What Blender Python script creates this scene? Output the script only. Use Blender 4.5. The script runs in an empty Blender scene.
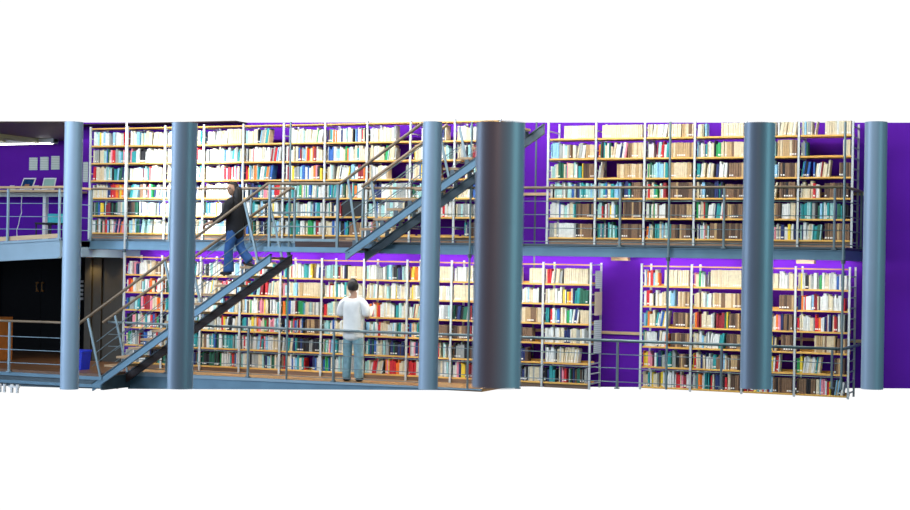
import bpy, bmesh, math, random
from mathutils import Vector, Matrix
random.seed(11)
S = bpy.context.scene
C = S.collection
S.view_settings.view_transform = 'Standard'
S.view_settings.look = 'None'
S.view_settings.gamma = 1.0
S.view_settings.use_curve_mapping = False
S.view_settings.exposure = 0.0

# ------------------------------------------------------------------ materials
MATS = {}
def mat(name, col, rough=0.55, metal=0.0, var=0.12, scale=9.0, emit=None, estr=0.0, spec=0.4):
    m = bpy.data.materials.new(name); m.use_nodes = True
    nt = m.node_tree; b = nt.nodes['Principled BSDF']
    b.inputs['Roughness'].default_value = rough
    b.inputs['Metallic'].default_value = metal
    b.inputs['Specular IOR Level'].default_value = spec
    tc = nt.nodes.new('ShaderNodeTexCoord'); nz = nt.nodes.new('ShaderNodeTexNoise')
    nz.inputs['Scale'].default_value = scale; nz.inputs['Detail'].default_value = 4
    nt.links.new(tc.outputs['Object'], nz.inputs['Vector'])
    rp = nt.nodes.new('ShaderNodeValToRGB')
    rp.color_ramp.elements[0].position = 0.3; rp.color_ramp.elements[1].position = 0.7
    rp.color_ramp.elements[0].color = [c*(1-var) for c in col]+[1]
    rp.color_ramp.elements[1].color = [min(1, c*(1+var)) for c in col]+[1]
    nt.links.new(nz.outputs['Fac'], rp.inputs['Fac'])
    nt.links.new(rp.outputs['Color'], b.inputs['Base Color'])
    if emit:
        b.inputs['Emission Color'].default_value = list(emit)+[1]
        b.inputs['Emission Strength'].default_value = estr
    MATS[name] = m
    return m

def wood(name, a, bcol, rough=0.5, sc=(0.6, 9, 9)):
    m = bpy.data.materials.new(name); m.use_nodes = True
    nt = m.node_tree; b = nt.nodes['Principled BSDF']; b.inputs['Roughness'].default_value = rough
    tc = nt.nodes.new('ShaderNodeTexCoord'); mp = nt.nodes.new('ShaderNodeMapping')
    mp.inputs['Scale'].default_value = sc
    nz = nt.nodes.new('ShaderNodeTexNoise'); nz.inputs['Scale'].default_value = 5; nz.inputs['Detail'].default_value = 6
    rp = nt.nodes.new('ShaderNodeValToRGB')
    rp.color_ramp.elements[0].position = .35; rp.color_ramp.elements[1].position = .65
    rp.color_ramp.elements[0].color = list(a)+[1]; rp.color_ramp.elements[1].color = list(bcol)+[1]
    nt.links.new(tc.outputs['Object'], mp.inputs['Vector']); nt.links.new(mp.outputs['Vector'], nz.inputs['Vector'])
    nt.links.new(nz.outputs['Fac'], rp.inputs['Fac']); nt.links.new(rp.outputs['Color'], b.inputs['Base Color'])
    MATS[name] = m
    return m

mat('purple', (.125, .016, .42), .85, 0, .06, 1.2, spec=.08)
mat('steel_blue', (.15, .27, .36), .38, .25, .10, 3)
mat('steel_dark', (.085, .12, .14), .4, .3, .1, 5)
mat('steel_rail', (.20, .27, .29), .35, .4, .1, 5)
mat('wing_steel', (.30, .43, .52), .45, .1, .06, 2)
mat('column_paint', (.34, .47, .60), .42, .1, .04, 1.5)
mat('upright_white', (.58, .62, .62), .4, .1, .04, 4)
wood('shelf_wood', (.70, .36, .06), (.82, .50, .13))
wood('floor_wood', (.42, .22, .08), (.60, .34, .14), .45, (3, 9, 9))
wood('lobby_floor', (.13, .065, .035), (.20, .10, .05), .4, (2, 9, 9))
wood('plinth_wood', (.22, .13, .08), (.32, .20, .12))
wood('rail_wood', (.21, .155, .10), (.31, .23, .15), .4)
wood('tread_wood', (.40, .25, .13), (.58, .38, .20), .45)
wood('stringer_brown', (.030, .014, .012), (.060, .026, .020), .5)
wood('desk_wood', (.60, .42, .24), (.72, .52, .30))
wood('ceiling_wood', (.07, .04, .02), (.13, .075, .03), .5, (9, .6, 9))
wood('beam_wood', (.50, .46, .26), (.62, .58, .36), .5, (9, .6, 9))
mat('ceiling_dark', (.05, .03, .022), .7)
mat('lobby_black', (.003, .003, .005), .7, spec=.1)  # near-black base: the lobby's shade is put into the colour
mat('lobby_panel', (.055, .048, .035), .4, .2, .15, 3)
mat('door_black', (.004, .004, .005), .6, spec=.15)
mat('amber', (.75, .40, .14), .35, .6)
mat('white_paint', (.80, .81, .80), .5, 0, .03)
mat('black', (.012, .012, .014), .5, 0, .2)
mat('bin_blue', (.010, .035, .62), .35)
mat('teal_plastic', (.04, .45, .50), .4)
mat('orange_wood', (.45, .15, .03), .5)
mat('screen_navy', (.01, .05, .16), .2, 0, .4, 14)
mat('screen_brown', (.35, .16, .09), .3, 0, .3, 30)
mat('screen_pale', (.32, .52, .46), .25, 0, .08, 6)
mat('ceramic', (.84, .84, .82), .3, 0, .02)
mat('tube_glow', (.9, .9, .9), .4, 0, .01, 3, (1, .98, .95), 6.0)
mat('warm_glow', (.9, .8, .5), .4, 0, .01, 3, (1, .72, .25), 9.0)
mat('pages', (.80, .76, .64), .8, 0, .1, 60)
mat('label_paper', (.84, .84, .80), .7, 0, .03)
# notices: a pale sheet with faint printed lines
m = mat('notice', (.68, .76, .74), .7, 0, .05)
nt = m.node_tree; wv = nt.nodes.new('ShaderNodeTexWave'); wv.bands_direction = 'Z'; wv.inputs['Scale'].default_value = 9
tc = nt.nodes.new('ShaderNodeTexCoord'); mx = nt.nodes.new('ShaderNodeMix'); mx.data_type = 'RGBA'
nt.links.new(tc.outputs['Object'], wv.inputs['Vector']); nt.links.new(wv.outputs['Fac'], mx.inputs['Factor'])
mx.inputs['A'].default_value = (.46, .56, .52, 1); mx.inputs['B'].default_value = (.74, .82, .80, 1)
nt.links.new(mx.outputs['Result'], nt.nodes['Principled BSDF'].inputs['Base Color'])
# clothes and people
mat('skin', (.42, .24, .16), .5, 0, .06, 12)
mat('hair', (.012, .010, .010), .45, 0, .3, 40)
mat('shirt_white', (.88, .89, .86), .8, 0, .05, 10)
mat('jeans_light', (.23, .40, .46), .85, 0, .18, 14)
mat('jeans_blue', (.030, .105, .30), .85, 0, .22, 12)
mat('top_black', (.008, .009, .013), .8, 0, .2, 12)
mat('shoe_dark', (.012, .012, .014), .5)
mat('lips', (.30, .10, .08), .5)
BOOKCOL = {
 'white': (.72, .75, .73), 'cream': (.70, .63, .45), 'beige': (.68, .57, .38), 'tan': (.50, .34, .17),
 'brown': (.22, .13, .075), 'dark brown': (.09, .052, .035), 'black': (.014, .014, .018), 'grey': (.34, .37, .36),
 'red': (.62, .025, .035), 'dark red': (.28, .02, .03), 'orange': (.85, .20, .025), 'yellow': (.84, .62, .05),
 'green': (.03, .36, .11), 'dark green': (.02, .13, .08), 'teal': (.03, .32, .34), 'pale teal': (.36, .64, .64),
 'blue': (.03, .13, .45), 'navy': (.02, .035, .14), 'light blue': (.28, .56, .78), 'pink': (.80, .28, .36), 'bright green': (.02, .55, .10)}
BOOKKEYS = list(BOOKCOL)
for k, c in BOOKCOL.items(): mat('book_'+k.replace(' ', '_'), c, .5, 0, .10, 25)

# ------------------------------------------------------------------ mesh builder
class MB:
    def __init__(s): s.v = []; s.f = []; s.mi = []; s.sm = []
    def add(s, vs, fs, mi=0, smooth=False):
        b = len(s.v); s.v += [tuple(v) for v in vs]
        for f in fs: s.f.append(tuple(b+i for i in f)); s.mi.append(mi); s.sm.append(smooth)
        return s
    def box(s, x0, x1, y0, y1, z0, z1, mi=0, bev=0.0):
        if bev <= 0:
            vs = [(x0,y0,z0),(x1,y0,z0),(x1,y1,z0),(x0,y1,z0),(x0,y0,z1),(x1,y0,z1),(x1,y1,z1),(x0,y1,z1)]
            return s.add(vs, [(0,3,2,1),(4,5,6,7),(0,1,5,4),(1,2,6,5),(2,3,7,6),(3,0,4,7)], mi)
        bm = bmesh.new(); bmesh.ops.create_cube(bm, size=1)
        for v in bm.verts: v.co = Vector((x0+(v.co.x+.5)*(x1-x0), y0+(v.co.y+.5)*(y1-y0), z0+(v.co.z+.5)*(z1-z0)))
        bmesh.ops.bevel(bm, geom=bm.edges[:], offset=bev, segments=2, affect='EDGES', profile=.6)
        bm.verts.index_update()
        s.add([v.co[:] for v in bm.verts], [[v.index for v in f.verts] for f in bm.faces], mi); bm.free()
        return s
    def prism(s, prof, y0, y1, mi=0):
        """profile in x,z extruded along y"""
        n = len(prof)
        vs = [(x, y0, z) for x, z in prof]+[(x, y1, z) for x, z in prof]
        fs = [tuple(range(n)), tuple(range(2*n-1, n-1, -1))]+[(i, i+n, (i+1) % n+n, (i+1) % n) for i in range(n)]
        return s.add(vs, fs, mi)
    def tube(s, pts, r, n=8, mi=0, cap=True):
        pts = [Vector(p) for p in pts]; rings = []
        for i, p in enumerate(pts):
            if i == 0: d = pts[1]-p
            elif i == len(pts)-1: d = p-pts[i-1]
            else: d = (pts[i+1]-p).normalized()+(p-pts[i-1]).normalized()
            d.normalize()
            a = Vector((0,0,1)) if abs(d.z) < .9 else Vector((0,1,0))
            e = d.cross(a).normalized(); g = e.cross(d)
            rr = r[i] if isinstance(r, (list, tuple)) else r
            rings.append([p+e*rr*math.cos(2*math.pi*k/n)+g*rr*math.sin(2*math.pi*k/n) for k in range(n)])
        vs = [v for R in rings for v in R]; fs = []
        for i in range(len(pts)-1):
            for k in range(n): fs.append((i*n+k, (i+1)*n+k, (i+1)*n+(k+1) % n, i*n+(k+1) % n))
        s.add(vs, fs, mi, True)
        if cap:
            s.add(rings[0], [tuple(range(n))], mi); s.add(rings[-1], [tuple(range(n-1, -1, -1))], mi)
        return s
    def lathe(s, cx, cy, prof, n=24, mi=0):
        vs = [(cx+r*math.cos(2*math.pi*k/n), cy+r*math.sin(2*math.pi*k/n), z) for r, z in prof for k in range(n)]
        fs = [(i*n+k, i*n+(k+1) % n, (i+1)*n+(k+1) % n, (i+1)*n+k) for i in range(len(prof)-1) for k in range(n)]
        return s.add(vs, fs, mi, True)
    def build(s, name, mats, parent=None, origin=None):
        me = bpy.data.meshes.new(name)
        o0 = Vector(parent['_org']) if parent is not None and '_org' in parent else Vector((0, 0, 0))
        if origin is not None: o0 = Vector(origin)
        me.from_pydata([tuple(Vector(v)-o0) for v in s.v], [], s.f)
        if isinstance(mats, str): mats = [mats]
        for k in mats: me.materials.append(MATS[k])
        me.polygons.foreach_set('material_index', s.mi)
        me.polygons.foreach_set('use_smooth', s.sm)
        me.update()
        o = bpy.data.objects.new(name, me); C.objects.link(o)
        if parent is not None: o.parent = parent; o['_org'] = tuple(o0)
        elif origin is not None: o.location = origin; o['_org'] = tuple(o0)
        return o

def tag(o, label, cat, group=None, kind=None):
    o['label'] = label; o['category'] = cat
    if group: o['group'] = group
    if kind: o['kind'] = kind
    return o
def thing(name, loc, label, cat, group=None, kind=None):
    o = bpy.data.objects.new(name, None); C.objects.link(o); o.location = loc; o['_org'] = tuple(loc)
    o.empty_display_size = .1
    return tag(o, label, cat, group, kind)
def struct(o, label=None, cat=None):
    o['kind'] = 'structure'
    if label: o['label'] = label
    if cat: o['category'] = cat
    return o

# ------------------------------------------------------------------ camera
TH, PITCH, ROLL, F = .4018, .0046, .0173, 1602.9
fw = Vector((-math.sin(TH)*math.cos(PITCH), math.cos(TH)*math.cos(PITCH), math.sin(PITCH)))
rt = Vector((math.cos(TH), math.sin(TH), 0)); up = rt.cross(fw)
r2 = math.cos(ROLL)*rt+math.sin(ROLL)*up; u2 = -math.sin(ROLL)*rt+math.cos(ROLL)*up
cd = bpy.data.cameras.new('camera'); cam = bpy.data.objects.new('camera', cd); C.objects.link(cam)
M3 = Matrix((r2, u2, -fw)).transposed()
cam.matrix_world = Matrix.Translation((10.941, -25.7486, 2.1199)) @ M3.to_4x4()
cd.sensor_width = 36; cd.sensor_fit = 'HORIZONTAL'; cd.lens = F/910*36
cd.clip_end = 200
cd.dof.use_dof = True; cd.dof.focus_distance = 27.5; cd.dof.aperture_fstop = 3.2
S.camera = cam
S.cycles.use_denoising = True

# ------------------------------------------------------------------ levels
FL, DK = .02, 2.45            # lower floor, upper deck
WALL = .65
ZU, ZL, PIT, BW = 2.5771, .1158, .3349, .85
UA, UB, UC, UD = -7.685, 1.70, -6.85, 3.385
DEND = 6.87
def ztop(u): return 4.618-.0183*u          # how high the hall is modelled at the back wall
def zlow(u): return -.148+.0466*(u+.328)   # and how low

# ------------------------------------------------------------------ structure
b = MB()
b.prism([(-11.2, 2.12), (-7.3, 2.10), (-7.3, FL-.02), (-.4, -.10), (9.5, zlow(9.5)), (9.5, ztop(9.5)), (-11.2, ztop(-11.2))], WALL, WALL+.2)
struct(b.build('wall_back', 'purple'), 'long purple painted back wall behind the bookcases', 'wall')
b = MB().box(1.222, 1.25, WALL-.012, WALL, .0, 4.60)
struct(b.build('trim_1', 'steel_dark'), 'thin dark vertical joint in the purple wall', 'trim')
b = MB().box(-7.2, 6.95, WALL-.03, WALL, 3.315, 3.365)
struct(b.build('trim_2', 'desk_wood'), 'narrow wooden ledge along the upper purple wall', 'trim')
b = MB().box(-7.2, 6.95, WALL-.03, WALL, .935, .985)
struct(b.build('trim_3', 'desk_wood'), 'narrow wooden ledge along the lower purple wall', 'trim')

# upper deck slab with its edge beams
b = MB().box(-6.99, DEND-.045, -.95, WALL, 2.29, DK-.03)
b.box(-6.99, DEND, -.97, WALL, DK-.03, DK)
struct(b.build('floor_upper', 'steel_dark'), 'upper walkway deck carrying the bookcases', 'floor')
b = MB().box(-7.01, DEND, -1.0, -.955, 2.25, 2.405)
b.box(-7.01, DEND, -1.03, -.955, 2.25, 2.268).box(-7.01, DEND, -1.02, -.955, 2.395, 2.405)
b.box(DEND-.04, DEND, -.955, WALL-.01, 2.25, 2.405)
struct(b.build('trim_4', 'steel_blue'), 'blue grey steel edge beam of the upper walkway', 'trim')
# wing on the lobby side, slightly ramped
def wz(u): return 2.405+(u+6.9)*.058
W0, W1 = -11.2, -6.95
b = MB().prism([(W0, wz(W0)-.12), (W1, wz(W1)-.12), (W1, wz(W1)-.002), (W0, wz(W0)-.002)], -1.84, WALL-.005)
struct(b.build('floor_wing', 'steel_dark'), 'upper side deck reached from the walkway', 'floor')
b = MB()
b.prism([(W0, wz(W0)-.30), (W1, wz(W1)-.30), (W1, wz(W1)-.005), (W0, wz(W0)-.005)], -1.90, -1.845)
b.prism([(W0, wz(W0)-.01), (W1, wz(W1)-.01), (W1, wz(W1)+.03), (W0, wz(W0)+.03)], -1.93, -1.86)
b.prism([(W0, wz(W0)-.33), (W1, wz(W1)-.33), (W1, wz(W1)-.30), (W0, wz(W0)-.30)], -1.95, -1.845)
b.box(W1-.06, W1-.0, -1.845, -1.0, 2.10, 2.385).box(W1-.06, W1, -1.0, WALL-.005, 2.10, 2.245)
b.box(W1-.07, W1-.035, -1.0, -.955, 2.25, 2.40)
struct(b.build('trim_5', 'wing_steel'), 'deep pale steel edge beam of the side deck', 'trim')
# lower floor
b = MB().box(-6.05, .95, -.98, WALL, FL-.05, FL)
b.prism([(-6.05, -.305), (.95, .0), (.95, FL-.004), (-6.05, FL-.004)], -1.0, -.982, 1)
b.prism([(-6.05, -.06), (.95, -.002), (.95, FL-.01), (-6.05, FL-.01)], -1.03, -1.0, 2)
struct(b.build('floor_lower', ['floor_wood', 'steel_blue', 'wing_steel']), 'lower gallery floor of warm wood with blue steel edge', 'floor')
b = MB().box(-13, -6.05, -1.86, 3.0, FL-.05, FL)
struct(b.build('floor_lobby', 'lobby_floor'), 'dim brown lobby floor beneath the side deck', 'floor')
b = MB().box(-13, -6.0, -1.90, -1.865, -.09, -.03).prism([(-13, -.40), (-6.0, -.245), (-6.0, FL-.05), (-13, FL-.05)], -1.865, -1.83, 1).box(-6.06, -6.0, -1.83, -1.0, -.27, FL-.05, 1)
b.box(-13, -6.0, -1.92, -1.865, -.225, -.175)
struct(b.build('trim_6', ['steel_blue', 'steel_dark']), 'blue steel edge beam under the lobby railing', 'trim')
# lobby
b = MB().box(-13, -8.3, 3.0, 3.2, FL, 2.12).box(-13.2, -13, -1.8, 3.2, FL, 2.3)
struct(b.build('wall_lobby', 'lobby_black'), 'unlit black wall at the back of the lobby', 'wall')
b = MB().box(-8.5, -6.92, 1.0, 1.15, FL, 2.12).box(-8.5, -8.4, 1.15, 3.0, FL, 2.12)
for x in (-8.36, -8.12, -7.62, -7.30): b.box(x, x+.05, .96, 1.0, FL, 2.09)
struct(b.build('wall_passage', 'lobby_panel'), 'brownish panelled wall lit by two warm downlights', 'wall')
b = MB().box(-13, -8.5, WALL+.2, 3.0, 2.12, 2.25).box(-8.5, -6.92, WALL+.2, 1.15, 2.12, 2.25)
struct(b.build('ceiling_lobby', 'ceiling_dark'), 'dark lobby ceiling', 'ceiling')
# ceilings at the lobby end of the upper level
CEIL = [(-12.5, .64), (-8.55, .64), (-5.88, -2.97), (-7.24, -3.25), (-12.5, -3.25)]
b = MB().add([(x, y, 4.42) for x, y in CEIL]+[(x, y, 4.432) for x, y in CEIL], [(0, 1, 2, 3, 4), (9, 8, 7, 6, 5)]+[(i, i+5, (i+1) % 5+5, (i+1) % 5) for i in range(5)])
struct(b.build('ceiling_low', 'ceiling_wood'), 'low dark wooden ceiling above the desk', 'ceiling')
b = MB().box(-9.1, -9.02, -3.1, .6, 4.33, 4.42).box(-9.9, -9.82, -3.1, .6, 4.36, 4.42)
struct(b.build('trim_7', 'beam_wood'), 'pale wooden batten under the low ceiling', 'trim')
b = MB().box(-8.5, -4.6, .22, WALL, 4.685, 4.70)
struct(b.build('ceiling_high', 'ceiling_dark'), 'dark ceiling over the end of the long upper bookcase', 'ceiling')
# lobby double door
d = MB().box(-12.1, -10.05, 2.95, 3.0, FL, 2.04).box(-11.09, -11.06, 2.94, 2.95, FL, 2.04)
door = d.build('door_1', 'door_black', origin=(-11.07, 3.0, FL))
struct(door, 'black double door with short amber handles', 'door')
for x in (-11.13, -10.99):
    MB().tube([(x, 2.94, 1.34), (x, 2.88, 1.34), (x, 2.88, 1.52), (x, 2.94, 1.52)], .022, 8).build('handle', 'amber', door)
sg = thing('sign', (-10.0, 2.98, 1.2), 'small white vertical strip sign on the dark lobby wall', 'sign')
MB().box(-10.10, -9.93, 2.965, 2.995, 1.13, 1.64).build('board', 'door_black', sg)
for i in range(5): MB().box(-10.07, -9.96, 2.955, 2.968, 1.17+i*.092, 1.225+i*.092).build('stripe', 'white_paint', sg)

# ------------------------------------------------------------------ bookcases
FURN = {}
def bookcase(loc_u, nb, zb, name_label, cat='bookcase', ground=FL, topboard=True, plinth=True, notice=None, ptop=None):
    root = thing('bookcase', (loc_u+nb*BW/2, 0, ground), name_label, cat, 'steel and wood bookcases')
    ph = zb+6*PIT+(.03 if topboard else -.02)
    if ptop: ph = ptop
    for i in range(nb+1):
        u = loc_u+i*BW; m = MB()
        lo = ground if plinth else zb-.05
        if ptop: ph = 4.576-.0178*u
        m.box(u-.017, u+.017, -.03, .0, lo, ph).box(u-.015, u+.015, .53, .56, lo, ph)
        k = lo+.08
        while k < ph-.03:
            m.box(u-.010, u+.010, 0, .53, k, k+.02); k += PIT/2
        m.build('upright', 'upright_white', root)
    for i in range(nb):
        u0, u1 = loc_u+i*BW+.024, loc_u+(i+1)*BW-.024
        for r in range(6):
            z = zb+r*PIT
            m = MB().box(u0, u1, -.015, .30, z-.028, z, 0, .004)
            m.box(u0, u1, .30, .31, z-.028, z+.03)
            m.build('shelf', 'shelf_wood', root)
        if topboard:
            MB().box(u0, u1, -.015, .30, zb+6*PIT-.022, zb+6*PIT, 0, .004).build('top_board', 'shelf_wood', root)
        if plinth:
            MB().box(u0, u1, .02, .05, ground, zb-.03).build('plinth', 'plinth_wood', root)
    FURN[name_label] = root
    return root
A_ = bookcase(UA, 10, ZU, 'long upper bookcase of ten bays behind the stairs', ground=DK)
B_ = bookcase(UB, 6, ZU, 'upper bookcase of six bays with runs of brown volumes', ground=DK, topboard=False, ptop=4.53)
C_ = bookcase(UC, 11, ZL, 'long lower bookcase of eleven bays behind the man in white', ground=FL)
D_ = bookcase(UD, 4, ZL, 'lower bookcase of four bays past the bare purple wall', ground=ZL-.05, plinth=False)
# papers pinned to the end frame of the long lower bookcase
ue = UC+11*BW+.026
for z0, z1, y0, y1, key, lb in ((1.26, 1.66, .12, .50, 'book_beige', 'beige sheet pinned to the end frame of the long lower bookcase'),
                                (1.72, 2.02, .14, .46, 'notice', 'pale sheet pinned high on the end frame of the long lower bookcase'),
                                (.62, 1.18, .10, .50, 'notice', 'long pale sheet low on the end frame of the long lower bookcase')):
    tag(MB().box(ue, ue+.012, y0, y1, z0, z1, 0, .003).build('notice', key, origin=(ue, (y0+y1)/2, z0)), lb, 'notice')

# ------------------------------------------------------------------ books
STY = {
 'w': [('white', 40), ('cream', 28), ('grey', 9), ('pale teal', 6), ('beige', 8), ('black', 3), ('teal', 2), ('red', 2), ('yellow', 2), ('light blue', 3), ('navy', 2), ('green', 1)],
 'm': [('white', 26), ('cream', 14), ('grey', 6), ('pale teal', 8), ('teal', 6), ('red', 6), ('orange', 3), ('yellow', 4), ('green', 4), ('dark green', 3), ('blue', 4), ('navy', 4), ('light blue', 6), ('black', 6), ('pink', 2), ('dark red', 3), ('brown', 3), ('beige', 4)],
 't': [('white', 20), ('pale teal', 18), ('teal', 16), ('light blue', 10), ('blue', 5), ('navy', 6), ('grey', 8), ('cream', 6), ('black', 6), ('dark green', 5)],
 'r': [('red', 18), ('orange', 14), ('pink', 10), ('white', 16), ('cream', 10), ('dark red', 6), ('light blue', 6), ('navy', 4), ('yellow', 4), ('black', 4)],
 'k': [('cream', 80), ('beige', 14), ('white', 6)],
 'n': [('beige', 55), ('tan', 35), ('brown', 10)],
 'b': [('brown', 52), ('dark brown', 34), ('tan', 10), ('black', 4)],
 'g': [('grey', 46), ('white', 20), ('cream', 18), ('pale teal', 12), ('black', 4)],
 'd': [('black', 30), ('navy', 16), ('dark green', 14), ('grey', 20), ('teal', 10), ('dark brown', 10)],
}
SETS = {'k': .25, 'n': .235, 'b': .235, 'g': .24}
BOOKS = []   # (case, bay, row, idx, u0, thick, h, depth, z, tilt, colour)
def fill(case, cu, zb, bay, row, segs):
    """row 0 is the lowest shelf"""
    u = cu+bay*BW+.030; end = cu+(bay+1)*BW-.030; z = zb+row*PIT
    tot = sum(f for _, f in segs); L = end-u; idx = 0
    for sty, f in segs:
        ue_ = u+L*f/tot
        if sty in 'ex':
            u = ue_; continue
        hset = SETS.get(sty); base_h = hset+random.uniform(-.015, .03) if hset else None
        lean = random.random() < (.28 if sty in 'wmtr' else .06)
        tl = random.uniform(.05, .16)
        keys, ws = zip(*STY[sty])
        last = None; thick_set = random.uniform(.026, .038)
        while True:
            t = thick_set*random.uniform(.9, 1.1) if hset else random.choice((.016, .02, .024, .028, .032, .04, .05))*random.uniform(.9, 1.12)
            if u+t > ue_: break
            h = base_h+random.uniform(-.004, .004) if hset else random.triangular(.185, .285, .245)
            col = last if (last and random.random() < .22) else random.choices(keys, ws)[0]
            last = col
            h = min(h, .217 if case == 'B' and row == 5 else .288)
            tilt = 0
            if lean and ue_-u < .30 and not hset: tilt = tl
            if tilt:
                if u+t*math.cos(tilt)+h*math.sin(tilt) > ue_: break
            BOOKS.append((case, bay, row, idx, u, t, h, random.uniform(.15, .21), z, tilt, col, .016+random.random()*(.006 if hset else .028))); idx += 1
            u += t/math.cos(tilt)+random.choice((.0015, .0015, .002, .005))
            if random.random() < .02 and not hset: u += random.uniform(.01, .05)
        u = ue_
def P(txt):
    return [(p[0], float(p[1:])) for p in txt.split()]
# the shorter upper bookcase, six bays, listed from its top shelf down
BT = [
 ['e30 k70', 'e8 k92', 'w45 k30 n25', 'w20 e30 k50', 'k60 w40', 'w25 r8 e12 k50'],
 ['m60 w20 n20', 'm66 n34', 'w20 m28 n52', 'w40 m18 n42', 'w60 n40', 'm14 e70 k16'],
 ['t30 m45 b25', 'w12 e30 n58', 'm46 e4 n50', 'w40 m28 b32', 't20 w46 b34', 't25 m38 e14 b23'],
 ['w40 t60', 't55 d20 b25', 'm45 e6 b49', 'w20 d40 b40', 'm35 r30 b35', 'm40 e8 b52'],
 ['m60 b40', 'm45 e12 b43', 'm42 e4 b54', 'm62 b38', 'b70 m30', 't70 d30'],
 ['g60 b40', 't45 e5 b50', 'r20 m35 b45', 'm30 b70', 'b40 m60', 't50 b50']]
DT = [
 ['r34 e10 k56', 'm35 k65', 'k70 w30', 'w40 m60'],
 ['w70 e4 n26', 'w40 n60', 'w35 e35 b30', 'r45 w55'],
 ['m60 e4 b36', 'm75 b25', 'r80 b20', 'w35 r35 m30'],
 ['t30 m30 b40', 'w30 m40 b30', 'm65 e10 b25', 'e35 n45 b20'],
 ['r25 t50 b25', 'm80 b20', 'r75 e25', 'm50 e25 b25'],
 ['m70 r30', 'm60 r20 b20', 'm60 b40', 'b40 r30 m30']]
for i in range(6):
    for bay in range(6): fill('B', UB, ZU, bay, 5-i, P(BT[i][bay]))
    for bay in range(4): fill('D', UD, ZL, bay, 5-i, P(DT[i][bay]))
AT = [
 ['w45 e12 w43', 'm30 w70', 'w100', 'w60 k40', 'w70 e30', 'e6 w94', 'm50 w20 m30', 'w66 e34', 'e20 w60 e20', 'w80 e20'],
 ['w20 t30 m50', 'm25 w75', 'w100', 'w40 t60', 'w50 m50', 'm50 r30 w20', 'm70 w30', 'w70 e30', 'w90 e10', 'w30 r40 e30'],
 ['r10 m30 t60', 'w30 m50 w20', 'w100', 'w40 r30 m30', 'm75 e25', 'm60 r40', 'w60 r40', 'w50 e40 w10', 'm70 e30', 'e20 w50 e30'],
 ['m40 r60', 't30 m40 w30', 'w100', 'w60 m40', 'm100', 't30 m70', 't50 m50', 'm60 g40', 'm70 e30', 'w40 m60'],
 ['m55 d20 g25', 'd30 t50 w20', 'w100', 'm60 t40', 't60 m40', 't100', 'm40 x60', 't40 g60', 'g60 m40', 'g40 d60'],
 ['m30 r70', 't70 w30', 'w100', 'm100', 'm30 t70', 't40 m60', 't30 m30 b40', 'm60 e40', 'e100', 'e20 d60 e20']]
CT = [
 ['r40 w30 n30', 'w100', 'w60 m40', 'w100', 'w80 m20', 'm60 n40', 'w40 t60', 'r45 k55', 'w60 k40', 'e10 w40 e20 k30', 'r12 w30 k58'],
 ['m60 r40', 'm40 w60', 'w40 m60', 'm60 w40', 'm40 n60', 'w100', 'w30 m30 w40', 'm40 k60', 'k55 w45', 'r50 w50', 'w40 m60'],
 ['t40 r60', 'm60 w40', 'w60 r40', 'm100', 'm60 g40', 'w60 g40', 'r30 w70', 'm40 g60', 'd40 m60', 'n100', 'm60 t20 n20'],
 ['m100', 't50 m50', 'w40 m60', 'm40 r20 m40', 'r20 m40 b40', 'm60 w40', 'w60 m40', 'm50 b50', 'b40 m60', 'e20 b60 e20', 'w100'],
 ['m100', 'm50 t50', 'm40 t60', 'm60 r40', 't30 d70', 'm40 g60', 'm50 d50', 'm100', 'd60 m40', 'd70 e30', 'w80 e20'],
 ['g60 d40', 'd100', 'd50 m50', 'g60 m40', 'm60 e20 t20', 'm40 g60', 'w50 r50', 'r40 g60', 'm100', 'd70 g30', 'd30 r20 d40']]
for i in range(6):
    for bay in range(10): fill('A', UA, ZU, bay, 5-i, P(AT[i][bay]))
    for bay in range(11): fill('C', UC, ZL, bay, 5-i, P(CT[i][bay]))

def book_geom(m, u, t, h, d, z, tilt, mc, mp, ml, lab, y0):
    c, s_ = math.cos(tilt), math.sin(tilt)
    def X(x, y, zz): return (u+x*c+zz*s_, y0+y, z+.0015+zz*c+ (t-x)*s_*0)
    pr = [(0, .005), (t*.22, 0), (t*.78, 0), (t, .005), (t, d), (0, d)]
    e = min(.003, t*.16)
    inn = [(e, .009), (t*.30, .007), (t*.70, .007), (t-e, .009), (t-e, d+.001), (e, d+.001)]
    vs = [X(x, y, 0) for x, y in pr]+[X(x, y, h) for x, y in pr]+[X(x, y, h) for x, y in inn]+[X(x, y, h-.006) for x, y in inn]
    fs = [(5, 4, 3, 2, 1, 0)]+[(i, (i+1) % 6, (i+1) % 6+6, i+6) for i in range(6)]
    fs += [(i+6, (i+1) % 6+6, (i+1) % 6+12, i+12) for i in range(6)]
    m.add(vs, fs, mc)
    fs2 = [(i+12, (i+1) % 6+12, (i+1) % 6+18, i+18) for i in range(6)]+[tuple(range(18, 24))]
    b0 = len(m.v)-24
    for f in fs2: m.f.append(tuple(b0+i for i in f)); m.mi.append(mp); m.sm.append(False)
    if lab and t > .018:
        zz = .022; hh = .024
        vs = [X(t*.12, -.0012, zz), X(t*.88, -.0012, zz), X(t*.88, -.0012, zz+hh), X(t*.12, -.0012, zz+hh)]
        m.add(vs, [(0, 1, 2, 3)], ml)

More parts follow.
